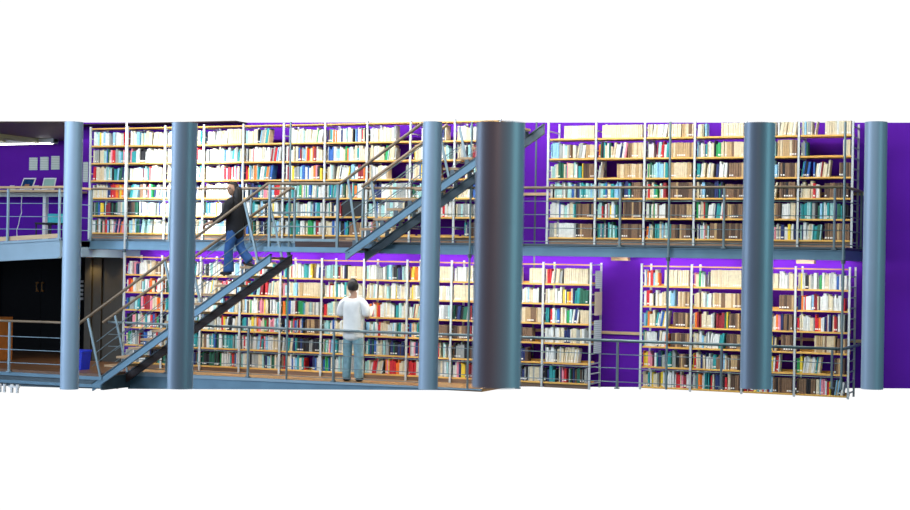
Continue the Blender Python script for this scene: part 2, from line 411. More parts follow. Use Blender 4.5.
# which books show largest: spine size over distance, not behind a column
cpos = Vector((10.941, -25.7486, 2.1199))
def px(p):
    q = Vector(p)-cpos; zz = q.dot(fw); return 455+F*q.dot(r2)/zz, 255-F*q.dot(u2)/zz, F/zz
COLPX = [(60, 85), (166, 199), (419, 442), (472, 525), (740, 774), (861, 887)]
rank = []
for i, bk in enumerate(BOOKS):
    x, y, s = px((bk[4]+bk[5]/2, .02, bk[8]+bk[6]/2))
    vis = min(1, max(0, (389-(y-bk[6]*s/2))/(bk[6]*s)))
    a = bk[5]*bk[6]*s*s*(vis if y < 391 else .1)
    if any(lo-1 < x < hi+1 for lo, hi in COLPX): a *= .02
    rank.append((a, i))
rank.sort(reverse=True)
CHOSEN = {i for _, i in rank[:300]}
ORD = ['first','second','third','fourth','fifth','sixth','seventh','eighth','ninth','tenth','eleventh','twelfth','thirteenth','fourteenth','fifteenth','sixteenth',
 'seventeenth','eighteenth','nineteenth','twentieth']
def ordw(n):
    if n < 20: return ORD[n]
    tens = {2: 'twenty', 3: 'thirty', 4: 'forty'}[(n+1)//10]
    r = (n+1) % 10
    return {2: 'twentieth', 3: 'thirtieth', 4: 'fortieth'}[(n+1)//10] if r == 0 else tens+'-'+ORD[r-1]
CASE = {'A': 'the long upper bookcase', 'B': 'the six-bay upper bookcase', 'C': 'the long lower bookcase', 'D': 'the four-bay lower bookcase'}
stuff = MB()
for i, bk in enumerate(BOOKS):
    case, bay, row, idx, u, t, h, d, z, tilt, col, yf = bk
    lab = (i*7919) % 10 < 4
    if i in CHOSEN:
        m = MB(); book_geom(m, u, t, h, d, z, tilt, 0, 1, 2, lab, yf)
        o = m.build('book', ['book_'+col.replace(' ', '_'), 'pages', 'label_paper'], origin=(u, .018, z))
        size = ('thick ' if t > .036 else '')
        rn = 5-row
        tag(o, f"{size}{col} book, {ordw(idx)} along {ordw(rn)} shelf down, {ordw(bay)} bay of {CASE[case]}", 'book', f"books on {CASE[case]}")
    else:
        book_geom(stuff, u, t, h, d, z, tilt, BOOKKEYS.index(col), len(BOOKKEYS), len(BOOKKEYS)+1, lab, yf)
o = stuff.build('shelved_books', ['book_'+k.replace(' ', '_') for k in BOOKKEYS]+['pages', 'label_paper'])
tag(o, 'remaining mixed books filling the shelves of all four bookcases', 'books', None, 'stuff')
# two black document boxes in the long upper bookcase
for u0, lb in ((-2.232, 'black document box beside teal books in the long upper bookcase'), (-2.018, 'black document box nearest the upright in the long upper bookcase')):
    bx = thing('document_box', (u0, .02, ZU+PIT), lb, 'box')
    MB().box(u0, u0+.205, .02, .29, ZU+PIT+.001, ZU+PIT+.245, 0, .006).build('case', 'black', bx)
    MB().box(u0-.002, u0+.207, .015, .29, ZU+PIT+.245, ZU+PIT+.275, 0, .006).build('lid', 'black', bx)

# ------------------------------------------------------------------ columns
def column(x, y, r, z0, z1, label):
    o = thing('steel_column', (x, y, z0), label, 'column', None, 'thing')
    prof = [(0, z0), (r, z0), (r, z1), (0, z1)]
    m = MB(); m.lathe(x, y, [(r, z0), (r, z1)], 48)
    m.add([(x+r*math.cos(2*math.pi*k/48), y+r*math.sin(2*math.pi*k/48), z0) for k in range(48)], [tuple(range(47, -1, -1))])
    m.add([(x+r*math.cos(2*math.pi*k/48), y+r*math.sin(2*math.pi*k/48), z1) for k in range(48)], [tuple(range(48))])
    m.build('shaft', 'column_paint', o)
    m = MB(); zz = z0+(z1-z0)*.62; m.lathe(x, y, [(r+.0004, zz), (r+.0012, zz+.004), (r+.0004, zz+.008)], 48)
    m.build('weld_seam', 'column_paint', o)
    return o
column(-3.092, -6.763, .131, .211, 4.035, 'pale blue steel column in front of the lobby')
column(1.957, -11.739, .131, .782, 3.498, 'blue grey steel column crossing the lower stair flight')
column(2.145, -5.902, .131, .40, 4.015, 'slim blue steel column before the upper stair flight')
column(7.775, -17.70, .131, 1.452, 2.876, 'thickest blurred steel column with a dark reddish middle')
column(7.982, -12.208, .131, 1.095, 3.347, 'grey steel column in front of the six-bay upper bookcase')
column(8.058, -6.155, .131, .693, 3.884, 'steel column beside the end of the walkway and bare purple wall')

# ------------------------------------------------------------------ hanger rods
for u, zb, zt, lb in ((-6.145, FL, 4.594, 'thin pale hanger rod at the lobby end of the walkway'),
                  (-2.722, FL, 4.532, 'thin steel hanger rod beside the stair landing'),
                  (.711, FL, 4.469, 'thin steel hanger rod next to the thickest column'),
                  (4.119, .165, 4.407, 'thin dark hanger rod crossing the six-bay upper bookcase'),
                  (6.850, .29, 4.356, 'dark hanger rod at the walkway corner by the last column')):
    o = thing('hanger_rod', (u, -1.05, zb), lb, 'rod', 'hanger rods along the walkway edge')
    MB().tube([(u, -1.05, zb), (u, -1.05, zt)], .019, 8).build('rod', 'steel_rail' if u > -6 else 'upright_white', o)
    MB().tube([(u, -1.05, 2.20), (u, -1.05, 2.26)], .036, 10).build('clamp', 'steel_dark', o)

# ------------------------------------------------------------------ railings
def railing(name, pts_top, posts, cables, label, mt='rail_wood', postm='steel_rail', r=.024):
    """pts_top: polyline of the handrail; posts: (x,y,z0,z1); cables: list of polylines"""
    o = thing(name, (posts[0][0], posts[0][1], min(p[2] for p in posts)), label, 'railing')
    for seg in pts_top: MB().tube(seg, r, 10).build('handrail', mt, o)
    for x, y, z0, z1 in posts:
        p = MB().box(x-.016, x+.016, y-.022, y+.022, z0, z1, 0, .004); p.box(x-.035, x+.035, y-.04, y+.03, z0, z0+.02)
        p.build('post', postm, o)
    for seg in cables: MB().tube(seg, .0075, 6).build('cable', postm, o)
    return o
RU = 3.368
ZC = [RU-.22*k for k in range(1, 5)]
railing('railing', [[(-6.93, -1, RU), (-2.66, -1.0, RU)]],
        [(u, -1.0, 2.41, RU-.02) for u in (-6.93, -5.22, -3.52, -2.64)],
        [[(-6.93, -1, z), (-2.67, -1, z)] for z in ZC], 'walkway railing between the side deck and stair landing')
railing('railing', [[(-1.29, -1.0, RU), (6.86, -1, RU), (6.86, .55, RU)]],
        [(u, -1.0, 2.41, RU-.02) for u in (-1.31, -.12, 1.60, 3.296, 4.991, 6.70)]+[(6.868, .5, DK, RU-.02)],
        [[(-1.29, -1, z), (6.86, -1, z), (6.86, .55, z)] for z in ZC], 'long walkway railing in front of the six-bay upper bookcase')
RL = .905
railing('railing', [[(-6.50, -1.0, RL), (6.86, -1, RL), (6.86, .55, RL)]],
        [(-5.22, -1.01, FL, RL)]+[(u, -1.01, max(FL, .047*u-.02), RL-.02) for u in (-3.52, -1.82, -.12, 1.60, 3.296, 4.991, 6.70)],
        [[(-6.5, -1, RL-.22*k), (6.86, -1, RL-.22*k)] for k in (1, 2)]+[[(-6.0, -1, RL-.22*3), (4.99, -1, RL-.22*3)], [(-6.0, -1, RL-.22*3.75), (-.1, -1, RL-.22*3.75)]],
        'lower gallery railing in front of the man', 'steel_rail')
o = railing('railing', [[(-11.2, -1.9, 3.348), (-6.92, -1.9, 3.355), (-6.92, -1.06, 3.36)]],
        [(-9.83, -1.9, wz(-9.83)+.02, 3.33), (-8.115, -1.9, wz(-8.115)+.02, 3.33), (-6.97, -1.9, wz(-6.97)+.02, 3.33)],
        [[(-11.2, -1.9, 3.35-k), (-6.92, -1.9, 3.35-k), (-6.92, -1.06, 3.35-k)] for k in (.29, .53, .76)], 'upper side deck railing before the desk', 'desk_wood', 'wing_steel')
MB().prism([(-11.2, wz(-11.2)+.04), (-7.0, wz(-7.0)+.04), (-7.0, wz(-7.0)+.12), (-11.2, wz(-11.2)+.12)], -1.86, -1.845).build('kick_board', 'cream_board' if 'cream_board' in MATS else 'desk_wood', o)
o = railing('railing', [[(-12.9, -1.9, .885), (-6.62, -1.9, .912)]],
        [(-9.75, -1.9, -.03, .88), (-8.03, -1.9, -.03, .88), (-6.64, -1.9, -.03, .9)],
        [[(-12.9, -1.9, z), (-6.62, -1.9, z+.02)] for z in (.61, .37, .13)], 'lower railing before the dark lobby', 'rail_wood', 'wing_steel')
# white rail ends below the lobby edge
o = thing('stair_gate', (-7.45, -2.6, -.33), 'low white rail ends below the lobby floor edge', 'railing')
for x in (-7.66, -7.56, -7.40, -7.28): MB().box(x-.018, x+.018, -2.62, -2.58, -.33, -.18).build('post', 'white_paint', o)
MB().box(-7.46, -7.24, -2.625, -2.575, -.235, -.205).build('bar', 'white_paint', o)

# ------------------------------------------------------------------ staircase
st = thing('staircase', (-2.0, -1.45, FL), 'open steel staircase with a landing between both gallery floors', 'staircase')
def strl(u): return -.093+.6555*(u+6.104)
def stru(u): return 2.285+.664*(u+1.15)
VN, VF = -1.85, -1.12
def stringer(fn, u0, u1, y, m, h=.13, w=.05):
    b = MB().prism([(u0, fn(u0)-h), (u1, fn(u1)-h), (u1, fn(u1)), (u0, fn(u0))], y-w/2, y+w/2)
    b.prism([(u0, fn(u0)), (u1, fn(u1)), (u1, fn(u1)+.018), (u0, fn(u0)+.018)], y-w/2-.02, y+w/2+.02, 1)  # dark bar painted in for the shadow line along the top edge
    b.build('stringer', [m, 'steel_dark'], st)
stringer(strl, -6.21, -2.62, VN, 'steel_blue')
stringer(strl, -6.20, -2.62, VF, 'stringer_brown', .15)  # dark brown puts the far side's shade into its colour
stringer(stru, -1.19, 1.95, VN, 'steel_blue')
stringer(stru, -1.19, 2.02, VF, 'steel_dark', .15)  # darker steel than the near side, shade given as colour
for k in range(1, 14):
    z = FL+.1643*k; n = -2.75-(14-k)*.25
    MB().box(n, n+.27, VN+.03, VF-.03, z-.04, z, 0, .006).build('tread', 'tread_wood', st)
    if k > 1:
        for y in (VN, VF): MB().prism([(n+.15, strl(n+.15)), (n+.22, strl(n+.22)), (n+.22, z-.04), (n+.15, z-.04)], y-.008, y+.008).build('bracket', 'steel_dark', st)
for k in range(1, 13):
    z = 2.335+.1655*k; n = -1.22+(k-1)*.25
    MB().box(n, n+.27, VN+.03, VF-.03, z-.04, z, 0, .006).build('tread', 'tread_wood', st)
    for y in (VN, VF): MB().prism([(n+.15, stru(n+.15)), (n+.22, stru(n+.22)), (n+.22, z-.04), (n+.15, z-.04)], y-.008, y+.008).build('bracket', 'steel_dark', st)
b = MB().box(-2.75, -1.12, VN-.03, VN+.03, 2.245, 2.335).box(-2.75, -1.12, VN-.05, VN+.03, 2.25, 2.265)
b.build('landing_beam', 'steel_blue', st)
MB().box(-2.685, -1.12, VN+.03, -1.066, 2.29, 2.335, 0, .005).build('landing', 'stringer_brown', st)
MB().box(-2.59, -1.36, -1.06, -1.035, 2.335, 2.445).build('landing_riser', 'stringer_brown', st)
# handrails
NR = [(-6.56, -1.85, .885), (-6.372, -1.85, 1.008), (-2.70, -1.85, 3.408), (-1.325, -1.85, 3.403), (.165, -1.85, 4.385)]
FR = [(-6.552, -1.1, .901), (-2.67, -1.1, 3.375)]
FR2 = [(-1.286, -1.1, 3.384), (.29, -1.1, 4.43)]
for seg in (NR, FR, FR2): MB().tube(seg, .026, 10).build('handrail', 'rail_wood', st)
# raking balusters, square to the slope
def baluster(fn, u, y, du=-.26, h=.93):
    z0 = fn(u)
    return MB().box(-.018, .018, y-.02, y+.02, 0, 1).v, z0
def rake(u, y, z0, u1, z1, m='steel_rail'):
    b = MB(); b.prism([(u-.02, z0), (u+.02, z0), (u1+.02, z1), (u1-.02, z1)], y-.012, y+.012); b.build('baluster', m, st)
def nrl(u): return 1.008+.6536*(u+6.372)
def nru(u): return 3.403+.659*(u+1.325)
for u in (-6.05, -4.45, -2.86):
    rake(u, VN, strl(u), u-.30, nrl(u-.30)); rake(u+.06, -1.1, strl(u+.06), u-.24, nrl(u-.24)-.02)
for u in (-.98, .66):
    if u < 0: rake(u, VN, stru(u), u-.20, nru(u-.20)); rake(u+.05, -1.1, stru(u+.05), u-.13, nru(u-.13)-.03)
    else: rake(u, VN, stru(u), u-.22, 4.36); rake(u+.05, -1.1, stru(u+.05), u-.15, 4.38)
rake(1.35, -1.1, stru(1.35), 1.22, 4.40)
for u in (-2.66, -1.36): MB().box(u-.022, u+.022, VN-.02, VN+.02, 2.25, 3.40, 0, .004).build('baluster', 'steel_rail', st)
for f in (.26, .50, .74):
    MB().tube([(-6.28+f*.18, VN, strl(-6.28+f*.18)+f*.80+.12), (-2.68, VN, strl(-2.68)+f*.88+.18)], .008, 6).build('cable', 'steel_rail', st)
    MB().tube([(-6.28, -1.1, strl(-6.28)+f*.88+.16), (-2.68, -1.1, strl(-2.68)+f*.88+.16)], .007, 6).build('cable', 'steel_rail', st)
    e = 1.15-f*1.15
    MB().tube([(-1.30, VN, stru(-1.30)+f*.94+.16), (e, VN, stru(e)+f*.94+.16)], .009, 6).build('cable', 'steel_rail', st)
    MB().tube([(-1.25, -1.1, stru(-1.25)+f*.94+.16), (e, -1.1, stru(e)+f*.94+.16)], .007, 6).build('cable', 'steel_rail', st)
for z in (3.16, 2.92, 2.68): MB().tube([(-2.66, VN, z), (-1.36, VN, z)], .012, 8).build('cable', 'steel_rail', st)
MB().box(-2.64, -1.38, VN-.012, VN+.012, 2.43, 2.475).build('toe_rail', 'steel_rail', st)

# ------------------------------------------------------------------ desk zone on the side deck
def deskfloor(u): return wz(u)
dz = 3.40
dk = thing('desk', (-9.6, .3, wz(-9.6)), 'long wooden counter against the purple wall holding two laptops', 'desk')
MB().box(-11.1, -8.2, -.05, .62, dz-.045, dz, 0, .008).build('worktop', 'desk_wood', dk)
for x in (-10.62, -8.95, -8.27):
    MB().box(x-.035, x+.035, .24, .34, wz(x), dz-.045, 0, .006).build('leg', 'white_paint', dk)
MB().box(-11.0, -8.3, .26, .32, dz-.12, dz-.045).build('crossbar', 'white_paint', dk)
def laptop(uc, y, tilt, lab, scr, w=.30, h=.235, extra=None):
    o = thing('laptop', (uc, y, dz), lab, 'laptop')
    MB().box(uc-w/2, uc+w/2, y-.22, y, dz+.001, dz+.018, 0, .005).build('base', 'ceramic', o)
    m = MB(); m.box(uc-w/2, uc+w/2, y-.18, y-.04, dz+.0185, dz+.021); m.build('keyboard', 'steel_dark', o)
    bk = .22
    def prof(o1, z0, z1, y0, y1, x0, x1):
        m = MB()
        pts = []
        for (zz, yy) in ((z0, y0), (z0, y1), (z1, y1), (z1, y0)):
            pts.append((yy+y+zz*bk, dz+.02+zz))
        sh = tilt*.24
        vs = [(x0+(p[1]-dz)*tilt, p[0], p[1]) for p in pts]+[(x1+(p[1]-dz)*tilt, p[0], p[1]) for p in pts]
        m.add(vs, [(0, 1, 2, 3), (7, 6, 5, 4), (0, 4, 5, 1), (1, 5, 6, 2), (2, 6, 7, 3), (3, 7, 4, 0)])
        return m
    ld = prof(o, 0, h, .0, .014, uc-w/2, uc+w/2).build('lid', 'ceramic', o)
    prof(o, .025, h-.022, -.003, .0, uc-w/2+.022, uc+w/2-.022).build('display', scr, ld)
    if extra: prof(o, .03, .11, -.006, -.003, uc-.06, uc+.05).build('picture', extra, ld)
laptop(-9.44, .28, .25, 'open laptop with a dark blue screen on the counter', 'screen_navy', extra='screen_brown')
laptop(-8.90, .28, .05, 'open laptop with a pale green screen on the counter', 'screen_pale')
for uc, lb in ((-9.74, 'white mug before the laptop with the blue screen'), (-9.15, 'white mug between the two laptops')):
    o = thing('mug', (uc, .25, dz), lb, 'mug', 'mugs on the counter')
    MB().lathe(uc, .25, [(.0, dz+.001), (.042, dz+.001), (.046, dz+.10), (.040, dz+.10), (.037, dz+.012), (0, dz+.012)], 20).build('cup', 'ceramic', o)
    MB().tube([(uc+.042, .25, dz+.08), (uc+.075, .25, dz+.07), (uc+.075, .25, dz+.035), (uc+.042, .25, dz+.025)], .007, 6).build('handle', 'ceramic', o)
for (u0, u1, z0, z1, lb) in ((-9.641, -9.438, 3.833, 4.087, 'pale notice on the purple wall, farthest from the columns'),
                             (-9.370, -9.168, 3.831, 4.094, 'pale notice on the purple wall, middle of three'),
                             (-9.101, -8.900, 3.839, 4.111, 'pale notice on the purple wall above the pale green laptop'),
                             (-8.325, -8.209, 3.587, 3.984, 'tall white notice on the purple wall beside the long upper bookcase')):
    tag(MB().box(u0, u1, WALL-.012, WALL-.002, z0, z1, 0, .002).build('notice', 'notice', origin=((u0+u1)/2, WALL-.007, z0)), lb, 'notice', 'notices on the purple wall')
o = thing('ceiling_light', (-9.5, .2, 4.30), 'white fluorescent strip light beneath the low wooden ceiling', 'light')
MB().box(-11.0, -8.66, .12, .28, 4.335, 4.42, 0, .008).build('housing', 'white_paint', o)
MB().tube([(-10.98, .16, 4.325), (-8.70, .16, 4.335)], .026, 10).build('tube', 'tube_glow', o)
MB().box(-8.72, -8.66, .10, .26, 4.32, 4.42).build('end_cap', 'white_paint', o)
pts = [(-9.46, .20, 3.35), (-9.473, .2, 3.057), (-9.46, .2, 2.96), (-9.50, .2, 2.86), (-9.53, .2, 2.72), (-9.57, .2, 2.62), (-9.56, .2, 2.45), (-9.50, .22, wz(-9.5)+.01)]
tag(MB().tube(pts, .009, 6).build('power_cord', 'white_paint', origin=(-9.5, .2, wz(-9.5))), 'thin white power cord hanging below the counter', 'cord')
ch = thing('chair', (-8.55, -.35, wz(-8.55)), 'teal backed chair under the counter, half behind the pale blue column', 'chair')
zf = wz(-8.55)
MB().box(-8.56, -8.14, -.16, -.13, zf+.42, zf+.62, 0, .012).build('backrest', 'teal_plastic', ch)
MB().box(-8.54, -8.16, -.58, -.18, zf+.40, zf+.44, 0, .012).build('seat', 'black', ch)
for sx in (-8.52, -8.18):
    for sy in (-.55, -.16): MB().tube([(sx, sy, zf), (sx, sy, zf+.42)], .015, 8).build('leg', 'black', ch)
# lobby bits
bn = thing('waste_bin', (-7.0, -1.15, FL), 'bright blue waste bin at the foot of the stairs', 'bin')
MB().prism([(-7.13, FL+.001), (-6.89, FL+.001), (-6.86, .34), (-7.16, .34)], -1.30, -1.02).build('body', 'bin_blue', bn)
MB().box(-7.175, -6.845, -1.315, -1.005, .34, .385, 0, .01).build('rim', 'bin_blue', bn)
MB().box(-7.14, -7.03, -1.315, -1.29, .18, .30, 0, .006).build('opening', 'black', bn)
o = thing('cabinet', (-9.9, .05, FL), 'low orange wooden cabinet in the dark lobby', 'cabinet')
MB().box(-10.3, -9.70, -.1, .3, FL+.001, .88, 0, .01).build('carcass', 'orange_wood', o)
dr = MB().box(-10.27, -9.73, -.12, -.1, .08, .84, 0, .006).build('door', 'orange_wood', o)
MB().tube([(-9.80, -.145, .42), (-9.80, -.145, .56)], .01, 6).build('handle', 'amber', dr)
for x, y, lb in ((-8.24, .80, 'warm downlight over the panelled lobby wall, nearer the door'), (-7.42, .80, 'warm downlight beside the long lower bookcase')):
    o = thing('downlight', (x, y, 2.1), lb, 'light', 'downlights in the lobby')
    MB().lathe(x, y, [(.075, 2.12), (.075, 2.085), (.058, 2.085), (.058, 2.10)], 20).build('rim', 'amber', o)
    MB().lathe(x, y, [(.057, 2.098), (.0, 2.094)], 20).build('bulb', 'warm_glow', o)
    l = bpy.data.lights.new('downlight_bulb', 'SPOT'); l.energy = 30; l.color = (1, .70, .28); l.spot_size = 2.0; l.spot_blend = .8; l.shadow_soft_size = .04
    q = bpy.data.objects.new('downlight_bulb', l); C.objects.link(q); q.location = (x, y, 2.07)
# lamps under the deck
LAMPS = [(3.155, 'small brown under-deck lamp before the bare lower purple wall'), (6.18, 'small brown under-deck lamp at the end of the four-bay lower bookcase')]
for x, lb in LAMPS:
    o = thing('deck_lamp', (x, -.47, 2.2), lb, 'lamp', 'lamps under the walkway')
    m = MB().box(x-.14, x+.14, -.55, -.535, 2.195, 2.25).box(x-.14, x+.14, -.405, -.39, 2.195, 2.25)
    m.box(x-.14, x-.125, -.535, -.405, 2.195, 2.25).box(x+.125, x+.14, -.535, -.405, 2.195, 2.25)
    m.build('housing', 'plinth_wood', o)
    MB().box(x-.12, x+.12, -.53, -.41, 2.20, 2.206).build('grille', 'stringer_brown', o)

# ------------------------------------------------------------------ people
def skin_obj(name, chains, matname, parent, org, lev=2, root=0, puff=0):
    """chains: list of polylines [(x,y,z,r)]; a point given twice at the same place is shared"""
    vs, es, rs, key = [], [], [], {}
    for ch in chains:
        prev = None
        for p in ch:
            k = (round(p[0], 4), round(p[1], 4), round(p[2], 4))
            if k not in key:
                key[k] = len(vs); vs.append(p[:3]); rs.append((p[3], p[4] if len(p) > 4 else p[3]))
            i = key[k]
            if prev is not None and prev != i: es.append((prev, i))
            prev = i
    me = bpy.data.meshes.new(name); me.from_pydata(vs, es, [])
    o = bpy.data.objects.new(name, me); C.objects.link(o)
    md = o.modifiers.new('skin', 'SKIN'); md.use_smooth_shade = True
    for i, sv in enumerate(me.skin_vertices[0].data):
        sv.radius = rs[i]; sv.use_root = (i == root)
    sb = o.modifiers.new('sub', 'SUBSURF'); sb.levels = lev; sb.render_levels = lev
    me.materials.append(MATS[matname])
    if puff:
        dm = o.modifiers.new('ease', 'DISPLACE'); dm.strength = puff; dm.mid_level = 0
    o.parent = parent
    return o
def ell(m, cx, cy, cz, rx, ry, rz, n=20, k=14, mi=0, f=None):
    vs = []; fs = []
    for i in range(k+1):
        a = math.pi*i/k
        for j in range(n):
            t = 2*math.pi*j/n
            p = Vector((math.sin(a)*math.cos(t), math.sin(a)*math.sin(t), math.cos(a)))
            if f: p = f(p)
            vs.append((cx+rx*p.x, cy+ry*p.y, cz+rz*p.z))
    for i in range(k):
        for j in range(n): fs.append((i*n+j, (i+1)*n+j, (i+1)*n+(j+1) % n, i*n+(j+1) % n))
    m.add(vs, fs, mi, True)
def hand(wr, d, nrm, side, s=1.0):
    """finger chains from wrist wr along d; nrm: back-of-hand direction; side: towards the thumb"""
    d = Vector(d).normalized(); nrm = Vector(nrm).normalized(); sd = Vector(side).normalized(); wr = Vector(wr)
    def q(v, r): return (v.x, v.y, v.z, r)
    palm = wr+d*.055*s
    ch = [[q(wr, .026*s), q(palm, .030*s)]]
    for i, (off, ln) in enumerate(((.028, .070), (.010, .080), (-.009, .074), (-.027, .058))):
        a = wr+d*.085*s+sd*off*s
        p1 = a+d*ln*.5*s-nrm*.012*s; p2 = a+d*ln*.8*s-nrm*.042*s; p3 = a+d*ln*.7*s-nrm*.066*s
        ch.append([q(palm, .030*s), q(a, .0105*s), q(p1, .0095*s), q(p2, .0088*s), q(p3, .0075*s)])
    t0 = wr+d*.03*s+sd*.032*s; t1 = t0+d*.03*s+sd*.022*s-nrm*.012*s; t2 = t1+d*.026*s-nrm*.018*s
    ch.append([q(wr, .026*s), q(t0, .013*s), q(t1, .0105*s), q(t2, .009*s)])
    return ch

# --- man in white, his back to us, reading in front of the shelves
mx, my = -1.56, -.80
man = thing('person', (mx, my, FL), 'person with short dark hair, white T-shirt and pale jeans facing the lower shelves', 'person')
man.rotation_euler = (0, 0, .10)
# local axes: x along the wall, y towards the shelves, z up
hip = (0, 0, .92, .125, .10)
LW = (-.175, .275, 1.10); RW = (.165, .29, 1.12)
chains = [[hip, (0, .01, 1.08, .125, .095), (0, .0, 1.24, .145, .10), (0, -.005, 1.38, .13, .085), (0, .0, 1.455, .062), (0, .015, 1.52, .055), (0, .025, 1.57, .06)],
          [(0, -.005, 1.38, .13, .085), (-.13, -.005, 1.405, .068), (-.195, -.005, 1.385, .058), (-.225, .0, 1.24, .046), (-.245, .015, 1.12, .040), (-.215, .15, 1.105, .036), (*LW, .026)],
          [(0, -.005, 1.38, .13, .085), (.13, -.005, 1.405, .068), (.195, -.005, 1.385, .058), (.228, .0, 1.24, .046), (.248, .015, 1.12, .040), (.215, .15, 1.11, .036), (*RW, .026)],
          [hip, (-.095, 0, .86, .092), (-.10, .01, .50, .062), (-.10, -.01, .30, .054), (-.105, -.01, .09, .040), (-.11, .06, .045, .038), (-.115, .14, .035, .032)],
          [hip, (.095, 0, .86, .092), (.105, .01, .50, .062), (.11, -.01, .30, .054), (.115, -.01, .09, .040), (.125, .06, .045, .038), (.13, .14, .035, .032)]]
chains += hand(LW, (.55, .8, .1), (-.5, .3, -.3), (0, .1, 1)) + hand(RW, (-.55, .8, .1), (.5, .3, -.3), (0, .1, 1))
body = skin_obj('body', chains, 'skin', man, None)
def headshape(p):
    # narrower chin, fuller back of the skull; face towards -y in head space
    q = p.copy()
    if p.z < -.1:
        w = 1-.32*(-p.z-.1); q.x *= w
        if p.y > 0: q.y *= 1-.35*(-p.z)
    return q
def head(parent, cx, cy, cz, yaw, s=1.0, hairlong=False, nod=0.0):
    """face looks along -y before the yaw"""
    hd = MB(); ell(hd, 0, 0, 0, .077*s, .098*s, .118*s, 28, 20, 0, headshape)
    ell(hd, 0, -.100*s, -.012*s, .014*s, .020*s, .026*s, 12, 8)                 # nose
    ell(hd, -.077*s, .012*s, -.010*s, .010*s, .020*s, .032*s, 12, 8); ell(hd, .077*s, .012*s, -.010*s, .010*s, .020*s, .032*s, 12, 8)
    o = hd.build('head', 'skin'); o.parent = parent; o.location = (cx, cy, cz); o.rotation_euler = (nod, 0, yaw)
    ey = MB()
    for sx in (-1, 1): ell(ey, sx*.031*s, -.086*s, .012*s, .014*s, .010*s, .008*s, 10, 8)
    for sx in (-1, 1): ell(ey, sx*.032*s, -.089*s, .034*s, .020*s, .008*s, .004*s, 10, 6)
    e = ey.build('eyes', 'hair'); e.parent = o
    mo = MB(); ell(mo, 0, -.086*s, -.058*s, .022*s, .010*s, .007*s, 12, 6); mo = mo.build('mouth', 'lips'); mo.parent = o
    ha = MB()
    def hs(p):
        q = p.copy()
        if q.y < -.25 and q.z < .55: q.y = -.25+(q.y+.25)*.15; 
        if q.z < -.55: q.z = -.55+(q.z+.55)*.15; q.x *= .9
        return q
    ell(ha, 0, .016*s, .022*s, .088*s, .104*s, .122*s, 28, 20, 0, hs)
    h = ha.build('hair', 'hair'); h.parent = o
    return o
head(man, -.035, .04, 1.635, math.pi+.5, 1.1, nod=.0)
# T-shirt
sh = skin_obj('shirt', [[(0, 0, .70, .19, .15), (0, .0, .84, .185, .145), (0, .005, 1.0, .18, .135), (0, 0, 1.22, .185, .13), (0, -.005, 1.37, .155, .108), (0, .0, 1.48, .080, .075)],
                        [(0, -.005, 1.37, .155, .108), (-.135, -.005, 1.385, .078), (-.195, -.005, 1.355, .072), (-.226, .0, 1.25, .068), (-.242, .004, 1.13, .068)],
                        [(0, -.005, 1.37, .155, .108), (.135, -.005, 1.385, .078), (.195, -.005, 1.355, .072), (.230, .0, 1.25, .068), (.246, .004, 1.13, .068)]], 'shirt_white', man, None, puff=.014)
tr = skin_obj('jeans', [[(0, 0, .90, .142, .118), (0, 0, .84, .145, .118), (-.092, 0, .74, .100), (-.100, .01, .50, .084), (-.102, -.005, .28, .080), (-.106, -.005, .09, .078), (-.106, -.002, .055, .078)],
                        [(0, 0, .84, .145, .118), (.092, 0, .74, .100), (.106, .01, .50, .084), (.112, -.005, .28, .080), (.116, -.005, .09, .078), (.116, -.002, .055, .078)]], 'jeans_light', man, None)
for sx in (-1, 1):
    m = MB(); ell(m, sx*.115, .05, .038, .052, .145, .042, 16, 10, 0, lambda p: Vector((p.x, p.y, max(p.z, -.88))))
    q = m.build('shoe', 'shoe_dark'); q.parent = man
# book held open in front of him
hb = thing('book', (mx+.0, my+.42, FL+1.10), 'open book held by the man in the white T-shirt', 'book')
m = MB(); m.add([(-.15, 0, .04), (0, .03, 0), (.15, 0, .04), (.15, .12, .22), (0, .15, .18), (-.15, .12, .22), (-.15, .012, .03), (0, .042, -.01), (.15, .012, .03), (.15, .132, .21), (0, .162, .17), (-.15, .132, .21)],
    [(0, 1, 4, 5), (1, 2, 3, 4), (6, 11, 10, 7), (7, 10, 9, 8), (0, 6, 7, 1), (1, 7, 8, 2), (2, 8, 9, 3), (3, 9, 10, 4), (4, 10, 11, 5), (5, 11, 6, 0)])
q = m.build('pages', 'pages'); q.parent = hb

# --- woman in black coming down the stairs, facing the lobby
wx, wy = -3.56, -1.50
wm = thing('person', (wx, wy, FL+.1643*11), 'person with long dark hair, black top and blue flared jeans descending the stairs', 'person')
# local: she faces -x; z measured from the lower tread
hp = (.025, 0, .86, .082, .095)
LH = (-.335, -.285, .905)
chains = [[hp, (.015, 0, 1.0, .078, .09), (0, 0, 1.14, .09, .11), (.0, 0, 1.27, .07, .10), (-.005, 0, 1.335, .05), (-.01, 0, 1.39, .047), (-.02, 0, 1.43, .05)],
          [(.0, 0, 1.27, .07, .10), (0, -.12, 1.285, .046), (-.01, -.165, 1.26, .044), (-.03, -.21, 1.09, .040), (-.12, -.25, .985, .036), (-.235, -.275, .935, .030), (*LH, .023)],
          [(.0, 0, 1.27, .07, .10), (0, .12, 1.285, .046), (.0, .165, 1.26, .044), (.05, .20, 1.06, .040), (.085, .20, .95, .035), (.10, .19, .84, .028), (.10, .185, .79, .022)],
          [hp, (.0, -.075, .80, .088), (-.06, -.085, .46, .058), (-.05, -.085, .28, .050), (-.04, -.085, .09, .038), (-.10, -.088, .04, .034), (-.17, -.09, .03, .028)],
          [hp, (.04, .075, .80, .088), (.06, .085, .52, .058), (.16, .085, .38, .050), (.28, .085, .25, .038), (.23, .09, .205, .034), (.16, .09, .195, .028)]]
